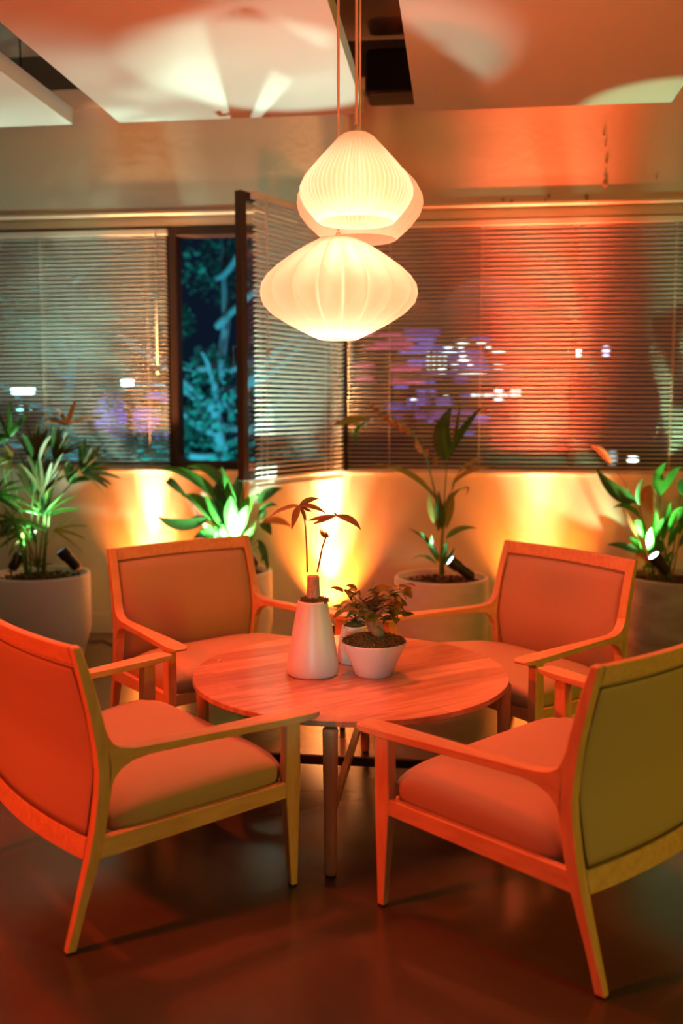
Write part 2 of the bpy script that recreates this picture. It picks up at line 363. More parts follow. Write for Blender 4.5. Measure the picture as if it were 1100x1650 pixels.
# ------------------------------------------------------------------ armchairs
SP = math.radians(7.5); CS, SN = math.cos(SP), math.sin(SP); W0 = .478; YF = .36
def side_pt(sx, s, z, t):      # s rearwards along the side, t inwards from its outer face
    x = W0 - s*SN - t*CS; y = YF - s*CS + t*SN
    return (sx*x, y, z)
def make_chair(label):
    r = thing('armchair', label, 'armchair', (0, 0, 0), 0, 'wooden armchairs around the round table')
    for sx in (1, -1):
        def quad(s0, s1, z, t0, t1): return [side_pt(sx, s0, z, t0), side_pt(sx, s1, z, t0), side_pt(sx, s1, z, t1), side_pt(sx, s0, z, t1)]
        b = nb(); loft(b, [quad(-.003, .022, .006, .004, .028), quad(-.012, .040, .30, .002, .042), quad(-.014, .042, .36, .002, .042), quad(-.014, .036, .537, .002, .042)])
        lg = obj('front_leg', b, M['wood'], r, bevel=.006)
        b = nb(); loft(b, [quad(.0, .020, 0, .006, .026), quad(.0, .020, .007, .006, .026)]); obj('foot_pad', b, M['rubber'], lg)
        # rear leg and back post in one bent piece
        secs = [(.735, .705, .006, .004, .030), (.700, .672, .13, .002, .038), (.668, .632, .255, 0, .042), (.650, .612, .34, 0, .042), (.636, .594, .44, 0, .042), (.632, .588, .50, 0, .042), (.636, .594, .56, 0, .042), (.650, .613, .66, 0, .040), (.675, .643, .78, 0, .040), (.694, .668, .864, 0, .040)]
        b = nb(); loft(b, [quad(a, c, z, t0, t1) for a, c, z, t0, t1 in secs])
        rl = obj('rear_leg', b, M['wood'], r, bevel=.005)
        b = nb(); loft(b, [quad(.732, .708, 0, .006, .028), quad(.732, .708, .007, .006, .028)]); obj('foot_pad', b, M['rubber'], rl)
        # arm: rounded tip, flat top, flaring into the post with fillets
        def sec(s, zt, zb, t0, t1): return [side_pt(sx, s, zt, t0), side_pt(sx, s, zt, t1), side_pt(sx, s, zb, t1), side_pt(sx, s, zb, t0)]
        b = nb(); loft(b, [sec(-.088, .554, .548, .012, .044), sec(-.081, .557, .543, -.002, .058), (sec(-.06, .558, .538, -.010, .066)), sec(0, .558, .534, -.010, .068), sec(.10, .557, .533, -.008, .064), sec(.30, .556, .532, -.002, .054), sec(.48, .556, .529, .0, .044), sec(.53, .558, .521, .0, .041), sec(.565, .566, .503, .0, .040), sec(.585, .578, .478, .0, .040), sec(.600, .602, .44, .0, .040), sec(.612, .64, .40, .001, .040)])
        obj('armrest', b, M['wood_arm'], r, bevel=.005, segs=3)
        # side seat rail
        b = nb(); loft(b, [sec(.030, .347, .297, .004, .030), sec(.640, .313, .253, .004, .030)])
        obj('seat_rail', b, M['wood_arm'], r, bevel=.004)
    # front rail
    xw = W0-.040
    b = nb(); box(b, -xw, xw, YF-.040, YF-.014, .285, .335); obj('front_rail', b, M['wood'], r, bevel=.004)
    # curved cross pieces of the back
    def yrear(z):
        pts = [(.25, .655), (.34, .637), (.44, .621), (.50, .613), (.56, .616), (.66, .631), (.78, .659), (.864, .682)]
        for (z0, a), (z1, c) in zip(pts, pts[1:]):
            if z <= z1: t = (z-z0)/(z1-z0); return a+(c-a)*t
        return pts[-1][1]
    SAG = .032
    def hx(z): return W0 - yrear(z)*SN - .036
    def by(x, z, off=0): return YF - yrear(z)*CS - SAG*(1-(x/hx(z))**2) + off
    for nm, z0, z1, d in (('top_rail', .808, .862, .026), ('lower_back_rail', .250, .312, .026)):
        b = nb(); rings = []
        for i in range(17):
            u = -1+2*i/16; ring = []
            for z, o_ in ((z0, -d/2), (z1, -d/2), (z1, d/2), (z0, d/2)):
                x = u*hx(z); ring.append((x, by(x, z, o_), z))
            rings.append(ring)
        loft(b, rings); obj(nm, b, M['wood_arm'], r, bevel=.004)
    # upholstered back: front pad and rear panel
    z0, z1 = .312, .806
    def panel(nm, sgn, puff, inset):
        b = nb(); NU, NV = 24, 20; G = []
        for j in range(NV+1):
            v = -1+2*j/NV; z = (z0+z1)/2+(z1-z0)/2*v*(1-inset); row = []
            for i in range(NU+1):
                u = -1+2*i/NU; x = u*(hx(z)-inset*.3); f = ((1-abs(u)**7)*(1-abs(v)**7))**.5
                row.append(b.verts.new((x, by(x, z, sgn*(.006+puff*f)), z)))
            G.append(row)
        G2 = []
        for j in range(NV+1):
            v = -1+2*j/NV; z = (z0+z1)/2+(z1-z0)/2*v*(1-inset); G2.append([b.verts.new((u_*(hx(z)-inset*.3), by(u_*(hx(z)-inset*.3), z, 0), z)) for u_ in [-1+2*i/NU for i in range(NU+1)]])
        for A in (G, G2):
            for j in range(NV):
                for i in range(NU): b.faces.new((A[j][i], A[j][i+1], A[j+1][i+1], A[j+1][i]))
        for j in range(NV):
            b.faces.new((G[j][0], G[j+1][0], G2[j+1][0], G2[j][0])); b.faces.new((G[j][NU], G[j+1][NU], G2[j+1][NU], G2[j][NU]))
        for i in range(NU):
            b.faces.new((G[0][i], G[0][i+1], G2[0][i+1], G2[0][i])); b.faces.new((G[NV][i], G[NV][i+1], G2[NV][i+1], G2[NV][i]))
        p = obj(nm, b, M['leather'], r, smooth=True)
        b = nb(); loop = []
        for u in [-1+i/10 for i in range(20)]: x = u*(hx(z0)-.008); loop.append((x, by(x, z0, sgn*.011), z0+.006))
        for v in [i/12 for i in range(12)]: z = z0+.006+(z1-z0-.012)*v; x = hx(z)-.006; loop.append((x, by(x, z, sgn*.011), z))
        for u in [1-i/10 for i in range(20)]: x = u*(hx(z1)-.008); loop.append((x, by(x, z1, sgn*.011), z1-.006))
        for v in [1-i/12 for i in range(12)]: z = z0+.006+(z1-z0-.012)*v; x = -hx(z)+.006; loop.append((x, by(x, z, sgn*.011), z))
        loop.append(loop[0]); tube(b, loop, .0028, 6); obj('piping', b, M['piping'], p, smooth=True)
    panel('backrest', 1, .030, .0)
    panel('back_cover', -1, .006, .0)
    # seat cushion
    b = nb(); N = 28; top = []; bot = []
    def edge(u, v):
        y = (YF-.006) + (v-1)/2*.575; s = (YF-y)/CS
        half = W0 - s*SN - .027
        uu, vv = u, v
        # rounded corners in plan
        k = (abs(u)**10+abs(v)**10)**.1 if (u or v) else 1; m_ = max(abs(u), abs(v), 1e-6); q = m_/k
        yy = (YF-.006-.2875) + .2875*v*q
        return half*u*q, yy, s
    for j in range(N+1):
        rt, rb = [], []
        for i in range(N+1):
            u = -math.cos(PI*i/N); v = -math.cos(PI*j/N); x, y, s = edge(u, v)
            base = .345-.054*s
            f = max(0, (1-abs(u)**5))*max(0, (1-abs(v)**5))
            bul = .010*(1 if True else 0)
            rt.append(b.verts.new((x, y, base+.038+.068*f**.42-.012*(1-v)/2)))
            rb.append(b.verts.new((x*.975, y-.004*v, base-.012)))
        top.append(rt); bot.append(rb)
    for A in (top, bot):
        for j in range(N):
            for i in range(N): b.faces.new((A[j][i], A[j][i+1], A[j+1][i+1], A[j+1][i]))
    per = [(0, i) for i in range(N)]+[(j, N) for j in range(N)]+[(N, N-i) for i in range(N)]+[(N-j, 0) for j in range(N)]
    mid = [b.verts.new(((top[j][i].co.x+bot[j][i].co.x)/2*1.012, (top[j][i].co.y+bot[j][i].co.y)/2+.004*(1 if j == N else 0), (top[j][i].co.z+bot[j][i].co.z)/2)) for j, i in per]
    for k in range(len(per)):
        k2 = (k+1) % len(per); a, c = per[k], per[k2]
        b.faces.new((top[a[0]][a[1]], top[c[0]][c[1]], mid[k2], mid[k])); b.faces.new((mid[k], mid[k2], bot[c[0]][c[1]], bot[a[0]][a[1]]))
    obj('seat_cushion', b, M['leather'], r, smooth=True)
    return r
def copy_tree(o, parent=None):
    c = o.copy(); C.objects.link(c)
    if parent: c.parent = parent
    for ch in [x for x in bpy.data.objects if x.parent == o]: copy_tree(ch, c)
    return c
def dirs(a): f = Vector((math.cos(a), math.sin(a), 0)); return f, Vector((f.y, -f.x, 0))
def place(ch, deg, side, P, ref):     # ref: local (w,y) of the known point; side +1 right, -1 left
    a = math.radians(deg); f, rt = dirs(a); O = Vector((P.x, P.y, 0))-rt*side*ref[0]-f*ref[1]
    ch.location = O; ch.rotation_euler = (0, 0, a-PI/2)
chA = make_chair('front left armchair, its orange-lit back cut off by the left edge')
chB = copy_tree(chA); chC = copy_tree(chA); chD = copy_tree(chA)
chB['label'] = 'back left armchair facing the viewer, standing before the leafy green plant'
chC['label'] = 'back right armchair facing the viewer, between the middle and right planters'
chD['label'] = 'front right armchair seen from behind, its back cover lit olive green'
place(chA, 47.2, 1, atz(480, 1429, 0), (W0, YF))
place(chD, 139.3, -1, atz(607, 1461, 0), (W0, YF))
place(chB, -43, 1, atz(279, 1046, .556), (.4875, .439))
place(chC, -138, -1, atz(848, 1067, .556), (.4875, .439))

# ------------------------------------------------------------------ table
TC = Vector((-.397, 3.515, 0)); TR = .588; TH = .520
t = thing('round_table', 'low round wooden table with four round legs between the armchairs', 'table', TC)
b = nb(); lathe(b, [(TR-.0015, TH-.019), (TR, TH-.0175), (TR, TH-.0015), (TR-.0015, TH)], 128); obj('tabletop', b, M['table'], t, bevel=0)
for k in range(4):
    a = PI/2*k-PI/2; c = (.572*math.cos(a), .572*math.sin(a))
    b = nb(); lathe(b, [(.0185, .006), (.0195, .02), (.0255, .47), (.0255, .488), (.023, .492)], 32, c); lg = obj('leg', b, M['wood'], t, smooth=True)
    b = nb(); lathe(b, [(.016, 0), (.016, .008)], 16, c); obj('foot_pad', b, M['rubber'], lg)
    b = nb(); box(b, *(sorted((c[0]*.90, c[0]*.99)) if k % 2 else (c[0]-.012, c[0]+.012)), *((c[1]-.012, c[1]+.012) if k % 2 else sorted((c[1]*.90, c[1]*.99))), .485, TH-.017); obj('spacer', b, M['black'], t)
b = nb(); box(b, -.56, .56, -.012, .012, .155, .187); obj('crossbar', b, M['frame'], t, bevel=.003)
b = nb(); box(b, -.012, .012, -.56, .56, .188, .220); obj('crossbar', b, M['wood'], t, bevel=.003)
b = nb(); box(b, -.52, .52, -.02, .02, TH-.04, TH-.018); box(b, -.02, .02, -.52, .52, TH-.04, TH-.018); obj('under_frame', b, M['frame'], t)
bd = atz(354, 1066, TH); b = nb(); lathe(b, [(.004, 0), (.0065, .003), (.006, .006), (.002, .008)], 16); o = tag(obj('button', b, M['pot_white'], smooth=True), 'tiny white round button lying near the left rim of the table', 'button'); o.location = (bd.x, bd.y, TH)

# ------------------------------------------------------------------ planting helpers
def moss_bm(bm, cx, cy, z, R, n, size, mound=.012):
    rnd = random.Random(int(cx*1000)+n)
    for _ in range(n):
        rr = R*math.sqrt(rnd.random()); a = rnd.random()*2*PI; h = mound*(1-(rr/R)**2)
        p = Vector((cx+rr*math.cos(a), cy+rr*math.sin(a), z+h)); d = Vector((rnd.uniform(-1, 1), rnd.uniform(-1, 1), rnd.uniform(.1, 1))).normalized()*size*rnd.uniform(.5, 1.3)
        s = d.orthogonal().normalized()*size*.22
        q = p+d*.6+Vector((rnd.uniform(-1, 1), rnd.uniform(-1, 1), 0))*size*.3
        v = [bm.verts.new(x) for x in (p-s, p+s, q+s*.7, q-s*.7)]; bm.faces.new(v)
        v2 = [bm.verts.new(x) for x in (q-s*.7, q+s*.7, p+d)]; bm.faces.new(v2)
    return bm
def disc(bm, R, z, mound, c=(0, 0)):
    return lathe(bm, [(R*.94, z-.008), (R, z), (R*.7, z+mound*.5), (R*.35, z+mound*.9), (.01, z+mound)], 40, c)

# tall tapered vase with the money tree cutting
vp = atz(504, 1085, TH)
v = thing('potted_money_tree', 'tall tapered white pot with a two-stemmed cutting, left on the table', 'potted plant', (vp.x, vp.y, TH))
b = nb(); prof = [(.088, 0), (.0955, .006), (.0970, .03), (.092, .07), (.0800, .14), (.0660, .215), (.0560, .268), (.0545, .278), (.0515, .278), (.0515, .262)]
lathe(b, prof, 64); obj('pot', b, M['pot_white'], v, smooth=True)
b = nb(); disc(b, .049, .270, .008); s = obj('moss', b, M['soil'], v, smooth=True)
b = nb(); moss_bm(b, 0, 0, .276, .045, 900, .011, .012); moss_bm(b, .040, -.01, .272, .02, 120, .016, .012); s['label'] = 'brown dried moss'; obj('moss_strands', b, M['moss'], s)
b = nb(); rings = []
for z, r_ in ((.268, .0255), (.29, .025), (.33, .0235), (.362, .0225), (.370, .021), (.3705, .014)):
    rings.append([(r_*(1+.05*math.sin(5*a+z*40))*math.cos(a)+.002, r_*(1+.05*math.sin(5*a+z*40))*math.sin(a), z) for a in [2*PI*k/24 for k in range(24)]])
loft(b, rings); obj('trunk', b, M['bark'], v, smooth=True)
def vl(px, py, dy=0):  # local point in the upright plane through the vase
    p = aty(px, py, vp.y+dy); return p-Vector((vp.x, vp.y, TH))
b = nb(); tube(b, [vl(495, 922), vl(494, 885), vl(492, 850), vl(490, 836), vl(482, 816)], [.0032, .0028, .0024, .002, .0016]); obj('stem', b, M['twig'], v, smooth=True)
b = nb(); tube(b, [vl(511, 922), vl(516, 898), vl(519, 882), vl(524, 868), vl(526, 858)], [.0034, .0032, .003, .003, .0022]); tube(b, [vl(525, 862), vl(538, 832)], .0011, 6); obj('stem', b, M['twig'], v, smooth=True)
def vleaf(c, m_, tip, wd, dy=0, side=(0, 1, .5), mt='leaf_red', shape='lance'):
    b = nb(); leaf(b, bez(vl(*c), vl(*m_, dy/2), vl(*tip, dy), 10), wd*.8, side, .25, shape); obj('leaf', b, M[mt], v, smooth=True)
K = (482, 815)
for m_, tp, wd, dy, sd_ in (((450, 818), (432, 836), .026, -.03, (0, 1, .8)), ((468, 813), (456, 817), .016, .07, (0, 1, .3)), ((495, 803), (514, 803), .026, .05, (.1, .3, 1)),
                            ((505, 812), (526, 828), .022, .02, (0, .3, 1)), ((476, 828), (470, 853), .035, -.04, (1, 0, .1)), ((490, 826), (493, 840), .018, .02, (1, .2, 0)), ((495, 822), (502, 824), .016, .06, (0, .5, 1))):
    vleaf(K, m_, tp, wd, dy, sd_)
K = (541, 831)
for m_, tp, wd, dy, sd_ in (((515, 834), (496, 839), .022, .03, (0, .5, 1)), ((520, 838), (503, 845), .020, -.03, (0, .5, 1)), ((570, 834), (581, 854), .032, 0, (0, .4, 1)), ((541, 828), (536, 826), .014, -.02, (1, 0, 0)), ((545, 829), (548, 831), .012, .05, (1, 0, 0))):
    vleaf(K, m_, tp, wd, dy, sd_)
for q in range(4):
    vleaf((524+q, 867), (515+q*5, 862), (517+q*2, 851+q*2), .010, (q-1.5)*.01, (1, .3*q, 0))

# bowl with bonsai
bp_ = atz(602, 1086, TH)
bo = thing('potted_bonsai', 'wide white bowl with a crooked leafy bonsai, right of the tall pot', 'potted plant', (bp_.x, bp_.y, TH))
b = nb(); lathe(b, [(.066, 0), (.071, .004), (.082, .035), (.099, .075), (.113, .103), (.1205, .122), (.1215, .126), (.118, .127), (.115, .124), (.112, .112)], 64); obj('pot', b, M['pot_white'], bo, smooth=True)
b = nb(); disc(b, .113, .118, .020); s = obj('moss', b, M['soil'], bo, smooth=True)
b = nb(); moss_bm(b, 0, 0, .121, .115, 4200, .013, .022); obj('moss_strands', b, M['moss'], s)
def bl(px, py, dy=0): p = aty(px, py, bp_.y+dy); return p-Vector((bp_.x, bp_.y, TH))
b = nb(); tube(b, [bl(612, 1024), bl(605, 1016), bl(598, 1005), bl(594, 994), bl(590, 984), bl(584, 975)], [.026, .019, .016, .0135, .011, .006], 14)
tube(b, [bl(597, 1000), bl(604, 992), bl(612, 985), bl(622, 978)], [.011, .008, .006, .003], 10); tube(b, [bl(612, 1024), bl(622, 1030), bl(630, 1034)], [.016, .010, .004], 10)
obj('trunk', b, mat('green_brown_bark', (.27, .22, .12), .8, .2, col2=(.17, .14, .07), noise_scale=25, bump=.5, bump_scale=70), bo, smooth=True)
rnd = random.Random(3); b = nb(); tips = []
for k in range(17):
    s0 = bl(rnd.uniform(584, 596), rnd.uniform(968, 984)); e = bl(rnd.uniform(550, 646), rnd.uniform(944, 992), rnd.uniform(-.07, .07))
    tube(b, bez(s0, (s0+e)/2+Vector((0, 0, .025)), e, 5), [.003, .0028, .0024, .002, .0018, .0015], 6); tips.append(e)
obj('twigs', b, M['twig'], bo, smooth=True)
n_l = 0
def bleaf(p, d, L, wd, mt):
    global n_l
    b = nb(); p = Vector(p); d = Vector(d).normalized(); m_ = p+d*L*.5+Vector((0, 0, L*.18)); e = p+d*L; sd_ = Vector((0, 0, 1)).cross(d)+Vector((0, 0, rnd.uniform(-.6, .6)))
    leaf(b, bez(p, m_, e, 7), wd, sd_, .2, 'ovate'); obj('leaf', b, M[mt], bo, smooth=True); n_l += 1
for px, py, tx, ty, wd in ((598, 955, 632, 946, .032), (560, 968, 540, 985, .018), (640, 972, 656, 976, .034), (636, 982, 641, 1000, .022), (596, 952, 607, 939, .02), (575, 950, 556, 944, .024), (580, 952, 568, 990, .042), (575, 975, 562, 990, .036)):
    p = bl(px, py); e = bl(tx, ty, -.02); b = nb(); leaf(b, bez(p, (p+e)/2+Vector((0, -.01, .012)), e, 8), wd, (0.2, 1, .6) if wd < .03 else (.3, .4, 1), .2, 'ovate'); obj('leaf', b, M['leaf_olive'], bo, smooth=True)
for tp in tips:
    for q in range(5):
        d = Vector((rnd.uniform(-1, 1), rnd.uniform(-1, .8), rnd.uniform(-.7, .35))); bleaf(tp+Vector((rnd.uniform(-.018, .018), rnd.uniform(-.015, .015), rnd.uniform(-.015, .012))), d, rnd.uniform(.036, .066), rnd.uniform(.026, .044), rnd.choice(['leaf_olive', 'leaf_olive', 'leaf_olive', 'leaf_dark']))

# third pot half hidden
pp = atz(571, 1066, TH)
po = thing('potted_plant', 'short tapered white pot half hidden behind the bonsai bowl', 'potted plant', (pp.x, pp.y, TH))
b = nb(); lathe(b, [(.062, 0), (.067, .005), (.066, .04), (.060, .09), (.050, .140), (.047, .146), (.044, .146), (.044, .13)], 48); obj('pot', b, M['pot_white'], po, smooth=True)
b = nb(); disc(b, .044, .132, .01); s = obj('moss', b, M['soil'], po, smooth=True); b = nb(); moss_bm(b, 0, 0, .136, .046, 600, .012, .014); obj('moss_strands', b, M['moss'], s)
b = nb(); tube(b, [(0, 0, .13), (.005, 0, .17), (.0, .01, .21)], [.006, .004, .003]); obj('stem', b, M['twig'], po, smooth=True)
for k in range(16):
    a = k*2.4; z = .15+.005*k; b = nb(); d = Vector((math.cos(a), math.sin(a), -.1)); p = Vector((0, 0, z)); leaf(b, bez(p, p+d*.03+Vector((0, 0, .02)), p+d*.055, 6), .028, Vector((0, 0, 1)).cross(d), .2, 'ovate'); obj('leaf', b, M['leaf_dark'], po, smooth=True)

# ------------------------------------------------------------------ floor planters
PZ = .52
def planter_base(kind, label, px, py, R, m_, taper=.80, name='potted_plant', prof=None):
    c = atz(px, py, PZ); r = thing(name, label, 'potted plant', (c.x, c.y, 0))
    if c.y+R > WY-.02: c.y = WY-.02-R; r.location = (c.x, c.y, 0)
    b = nb(); lathe(b, prof or [(R*taper, 0), (R*(taper+.02), .01), (R*.97, .15), (R, .20), (R, PZ-.01), (R*.985, PZ), (R*.92, PZ), (R*.91, PZ-.01), (R*.91, PZ-.06)], 72)
    obj('planter', b, m_, r, smooth=True)
    b = nb(); disc(b, R*.91, PZ-.055, .02); s = obj('soil', b, M['soil'], r, smooth=True)
    b = nb(); rnd = random.Random(int(px))
    for _ in range(420):
        rr = R*.86*math.sqrt(rnd.random()); a = rnd.random()*2*PI; q = .008+rnd.random()*.010; x, y = rr*math.cos(a), rr*math.sin(a); z = PZ-.045+.02*(1-(rr/R)**2)
        vs = [b.verts.new((x+rnd.uniform(-1, 1)*q, y+rnd.uniform(-1, 1)*q, z+rnd.uniform(-.3, 1)*q)) for _ in range(4)]
        for f in ((0, 1, 2), (0, 2, 3), (0, 3, 1), (1, 3, 2)): b.faces.new([vs[i] for i in f])
    obj('bark_chips', b, M['soil'], s)
    return r, c
class Plant:
    def __init__(s, root, c): s.r = root; s.c = c; s.o = Vector((c.x, c.y, 0))
    def P(s, px, py, dy=0):
        p = aty(px, py, s.c.y+dy); p.y = min(p.y, WY-.015); return p-s.o
    def stem(s, pts, rad, mt='stem', name='stem'):
        b = nb(); P_ = [s.P(*p) for p in pts]; n = len(P_)
        tube(b, P_, [rad*(1-.6*i/(n-1)) for i in range(n)], 8); return obj(name, b, M[mt], s.r, smooth=True)
    def leaf(s, a, m_, e, wd, mt='leaf', side=(0, 1, .4), shape='lance', fold=.25, n=12, stalk=None):
        b = nb(); leaf(b, bez(s.P(*a), s.P(*m_), s.P(*e), n), wd, side, fold, shape)
        o = obj('leaf', b, M[mt], s.r, smooth=True)
        if stalk: s.stem(stalk, .004)
        return o
def spotlight(label, root_c, lens, tail, beams, col=(.62, 1, .74)):
    # black garden spotlight on a spike, lens at `lens`, body ends at `tail`, both world points
    L_ = Vector(lens); T_ = Vector(tail); d = (L_-T_).normalized(); ln = (L_-T_).length
    r = thing('garden_spotlight', label, 'spotlight', (T_.x, T_.y, T_.z), 0, 'garden spotlights stuck in the planters')
    q = d.to_track_quat('Z', 'Y').to_matrix()
    def tr(bm):
        for v_ in bm.verts: v_.co = q @ v_.co
        return bm
    b = nb(); lathe(b, [(.020, 0), (.030, .012), (.031, ln*.6), (.037, ln*.62), (.037, ln), (.033, ln), (.033, ln-.012)], 32); obj('housing', tr(b), M['black'], r, smooth=False, bevel=.002)
    b = nb(); lathe(b, [(.033, ln-.014), (.033, ln-.010)], 32); obj('lens', tr(b), emis('cool_lens', (.7, 1, .85), 12), r)
    b = nb(); tube(b, [(0, 0, .0), (0, 0, -.09)], [.006, .003]); box(b, -.006, .006, -.036, .036, -.005, .0); obj('spike', b, M['black'], r)
    for dr, power, angle in beams:
        o = light('planter_beam', 'SPOT', (0, 0, 0), None, power, col, .008, angle, .45)
        o.parent = r; o.location = d*(ln+.004); o.rotation_euler = Vector(dr).to_track_quat('-Z', 'Y').to_euler()
    return r

# --- middle planter plant
r, c = planter_base('c', 'white planter with an arching large-leaved palm, between the two back armchairs', 711, 928, .275, M['planter'], .86, 'potted_palm')
p = Plant(r, c)
p.stem([(712, 925), (711, 900), (712, 870), (714, 845)], .017, 'stem', 'trunk')
p.stem([(712, 860), (716, 800), (720, 738)], .006); p.stem([(706, 855), (702, 800), (686, 735), (664, 695), (632, 672), (600, 662), (588, 660)], .006)
p.stem([(714, 850), (722, 800), (732, 780)], .005); p.stem([(708, 850), (700, 800), (690, 785)], .005)
p.leaf((720, 742, 0), (700, 690, -.03), (729, 655, 0), .105, 'leaf_dark', (1, .2, 0), 'ovate', .3)
p.leaf((722, 738, 0), (742, 690, .03), (779, 654, .02), .05, 'leaf_dark', (1, .4, .2)); p.leaf((730, 712, 0), (738, 680, 0), (741, 648, 0), .022, 'leaf_dark', (1, 0, 0))
p.leaf((770, 657, .02), (783, 652, 0), (783, 672, -.02), .014, 'leaf_brown', (1, 0, 0))
p.leaf((598, 676, 0), (565, 672, -.05), (532, 687, -.08), .045, 'leaf_olive', (0, .4, 1)); p.leaf((590, 680, 0), (566, 688, -.03), (574, 718, -.05), .022, 'leaf', (1, .3, 0)); p.leaf((606, 674, 0), (586, 682, 0), (572, 705, 0), .012, 'leaf_olive', (1, .3, 0))
for k in range(12):
    t_ = k/11; x = 606+t_*56; y = 664+t_*38+4*math.sin(t_*PI)
    p.leaf((x, y, 0), (x-6, y-8, .01), (x-14+4*t_, y-19-3*math.sin(k*3), .02*(k % 3-1)), .016, 'leaf_brown', (1, 0, .5))
for x, y in ((670, 715), (676, 722), (684, 730), (700, 742)):
    p.leaf((x, y+8, 0), (x+2, y+2, 0), (x+rnd.uniform(-4, 5), y-9, 0), .03, 'leaf_brown' if x < 690 else 'leaf_olive', (1, 0, 0))
p.leaf((703, 806, 0), (668, 752, -.04), (602, 748, -.08), .042, 'leaf_olive', (0, .5, 1))
p.leaf((729, 790, 0), (738, 745, .02), (784, 738, .04), .055, 'leaf_olive', (.4, .5, .6)); p.leaf((728, 782, 0), (752, 750, -.03), (800, 752, -.05), .030, 'leaf_olive', (0, .4, 1))
p.leaf((716, 830, 0), (724, 794, 0), (752, 784, 0), .05, 'leaf_olive', (.6, .4, .2)); p.leaf((746, 788, 0), (760, 778, 0), (750, 800, 0), .012, 'leaf_brown', (1, 0, 0))
p.leaf((710, 852, 0), (688, 820, -.02), (693, 792, 0), .05, 'leaf_olive', (1, .2, 0), 'ovate'); p.leaf((714, 850, -.02), (704, 815, -.04), (707, 790, -.02), .055, 'leaf_dark', (1, .1, 0), 'ovate'); p.leaf((718, 852, 0), (730, 815, 0), (728, 792, 0), .045, 'leaf_olive', (1, .4, 0))
p.leaf((719, 868, 0), (738, 846, -.02), (768, 851, -.03), .042, 'leaf', (0, .5, 1), 'ovate')
p.leaf((706, 895, 0), (690, 868, -.02), (658, 851, -.05), .032, 'leaf_dark', (.2, .8, .4)); p.leaf((707, 898, 0), (690, 872, -.05), (675, 856, -.08), .034, 'leaf_dark', (.5, .6, .4)); p.leaf((704, 900, -.02), (690, 880, -.08), (696, 862, -.08), .03, 'leaf', (1, .3, .1))
p.leaf((706, 905, 0), (700, 886, -.09), (688, 876, -.10), .032, 'leaf', (1, .3, .2)); p.leaf((712, 908, -.03), (718, 885, -.08), (720, 870, -.10), .03, 'leaf', (1, .1, 0)); p.leaf((714, 912, -.03), (724, 898, -.08), (732, 882, -.09), .034, 'leaf', (1, .2, .3)); p.leaf((704, 910, -.02), (694, 898, -.08), (682, 893, -.1), .02, 'leaf', (0, .6, 1))
p.leaf((700, 908, -.03), (676, 885, -.06), (662, 905, -.09), .008, 'leaf', (0, 0, 1))
LA = aty(724, 902, c.y-.13); TA = aty(762, 930, c.y-.10)
spotlight('black garden spotlight tilted left in the middle planter', c, LA, TA, [((-.55, .18, .80), 26, 46), ((-.34, -.46, 1), 230, 25)])

# --- left planter palm
r, c = planter_base('l', 'white planter with bushy fan palm at the left edge of the room', 66, 923, .288, M['planter_smooth'], .80, 'potted_fan_palm')
p = Plant(r, c)
for q in ([(50, 928), (48, 880), (52, 810), (56, 760)], [(62, 930), (58, 880), (62, 820), (70, 760)], [(68, 930), (73, 870), (72, 820), (78, 790)], [(70, 925), (80, 820), (105, 790), (128, 765)], [(60, 930), (80, 760), (98, 700), (105, 685)], [(44, 925), (40, 850), (22, 780), (14, 740)], [(46, 925), (30, 850), (10, 820)], [(42, 925, -.05), (30, 860, -.05), (-10, 700, -.05), (6, 705, -.05)], [(72, 925), (74, 880), (88, 860)]):
    p.stem(q, .0075, 'stem')
rf = random.Random(11)
def fan(cx, cy, n, L, a0, a1, mt, wd=.026, dj=.10, dy=0):
    for k in range(n):
        a = math.radians(a0+(a1-a0)*k/max(1, n-1)+rf.uniform(-5, 5)); l = L*rf.uniform(.75, 1.08); ddy = dy+rf.uniform(-dj, dj)
        ex, ey = cx+l*math.cos(a), cy-l*math.sin(a)
        mx, my = cx+l*.5*math.cos(a), cy-l*.5*math.sin(a)-l*.10
        p.leaf((cx, cy, dy), (mx, my, dy+ddy*.3), (ex, ey+l*.08, ddy), wd*1.35*rf.uniform(.8, 1.2), mt if rf.random() < .8 else 'leaf_dark', (math.sin(a)+.1, .35, math.cos(a)), 'blade', .3, 8)
fan(132, 762, 11, 60, -42, 100, 'leaf_palm'); fan(58, 750, 13, 76, 58, 118, 'leaf_palm', .028); fan(70, 800, 9, 80, 45, 110, 'leaf_palm', .026); fan(52, 800, 7, 70, 70, 120, 'leaf_palm', .028); fan(112, 778, 7, 40, 10, 110, 'leaf_dark', .026); fan(10, 860, 8, 50, 20, 200, 'leaf_palm', .022); fan(64, 790, 9, 60, 30, 130, 'leaf_palm', .022)
fan(108, 684, 4, 44, 20, 165, 'leaf_brown', .024); fan(14, 706, 6, 62, 55, 200, 'leaf', .026, .08, -.05); fan(88, 742, 9, 60, 25, 95, 'leaf_palm', .022)
fan(20, 838, 8, 55, 130, 350, 'leaf', .022, .15, -.1); fan(72, 832, 9, 66, 15, 165, 'leaf', .02, .12); fan(86, 855, 4, 58, -32, 30, 'leaf_olive', .016)
fan(20, 740, 6, 40, 120, 250, 'leaf_olive', .022); fan(38, 858, 6, 58, 195, 290, 'leaf_olive', .018); fan(50, 850, 4, 30, -90, -40, 'leaf_dark', .03); fan(60, 915, 5, 32, 20, 160, 'leaf_dark', .012)
fan(-10, 800, 7, 60, -30, 60, 'leaf', .022, .1, -.08)
p.leaf((12, 728, 0), (2, 712, 0), (30, 734, 0), .05, 'leaf_brown', (0, .4, 1), 'ovate')
LA = aty(98, 886, c.y-.12); TA = aty(126, 916, c.y-.08)
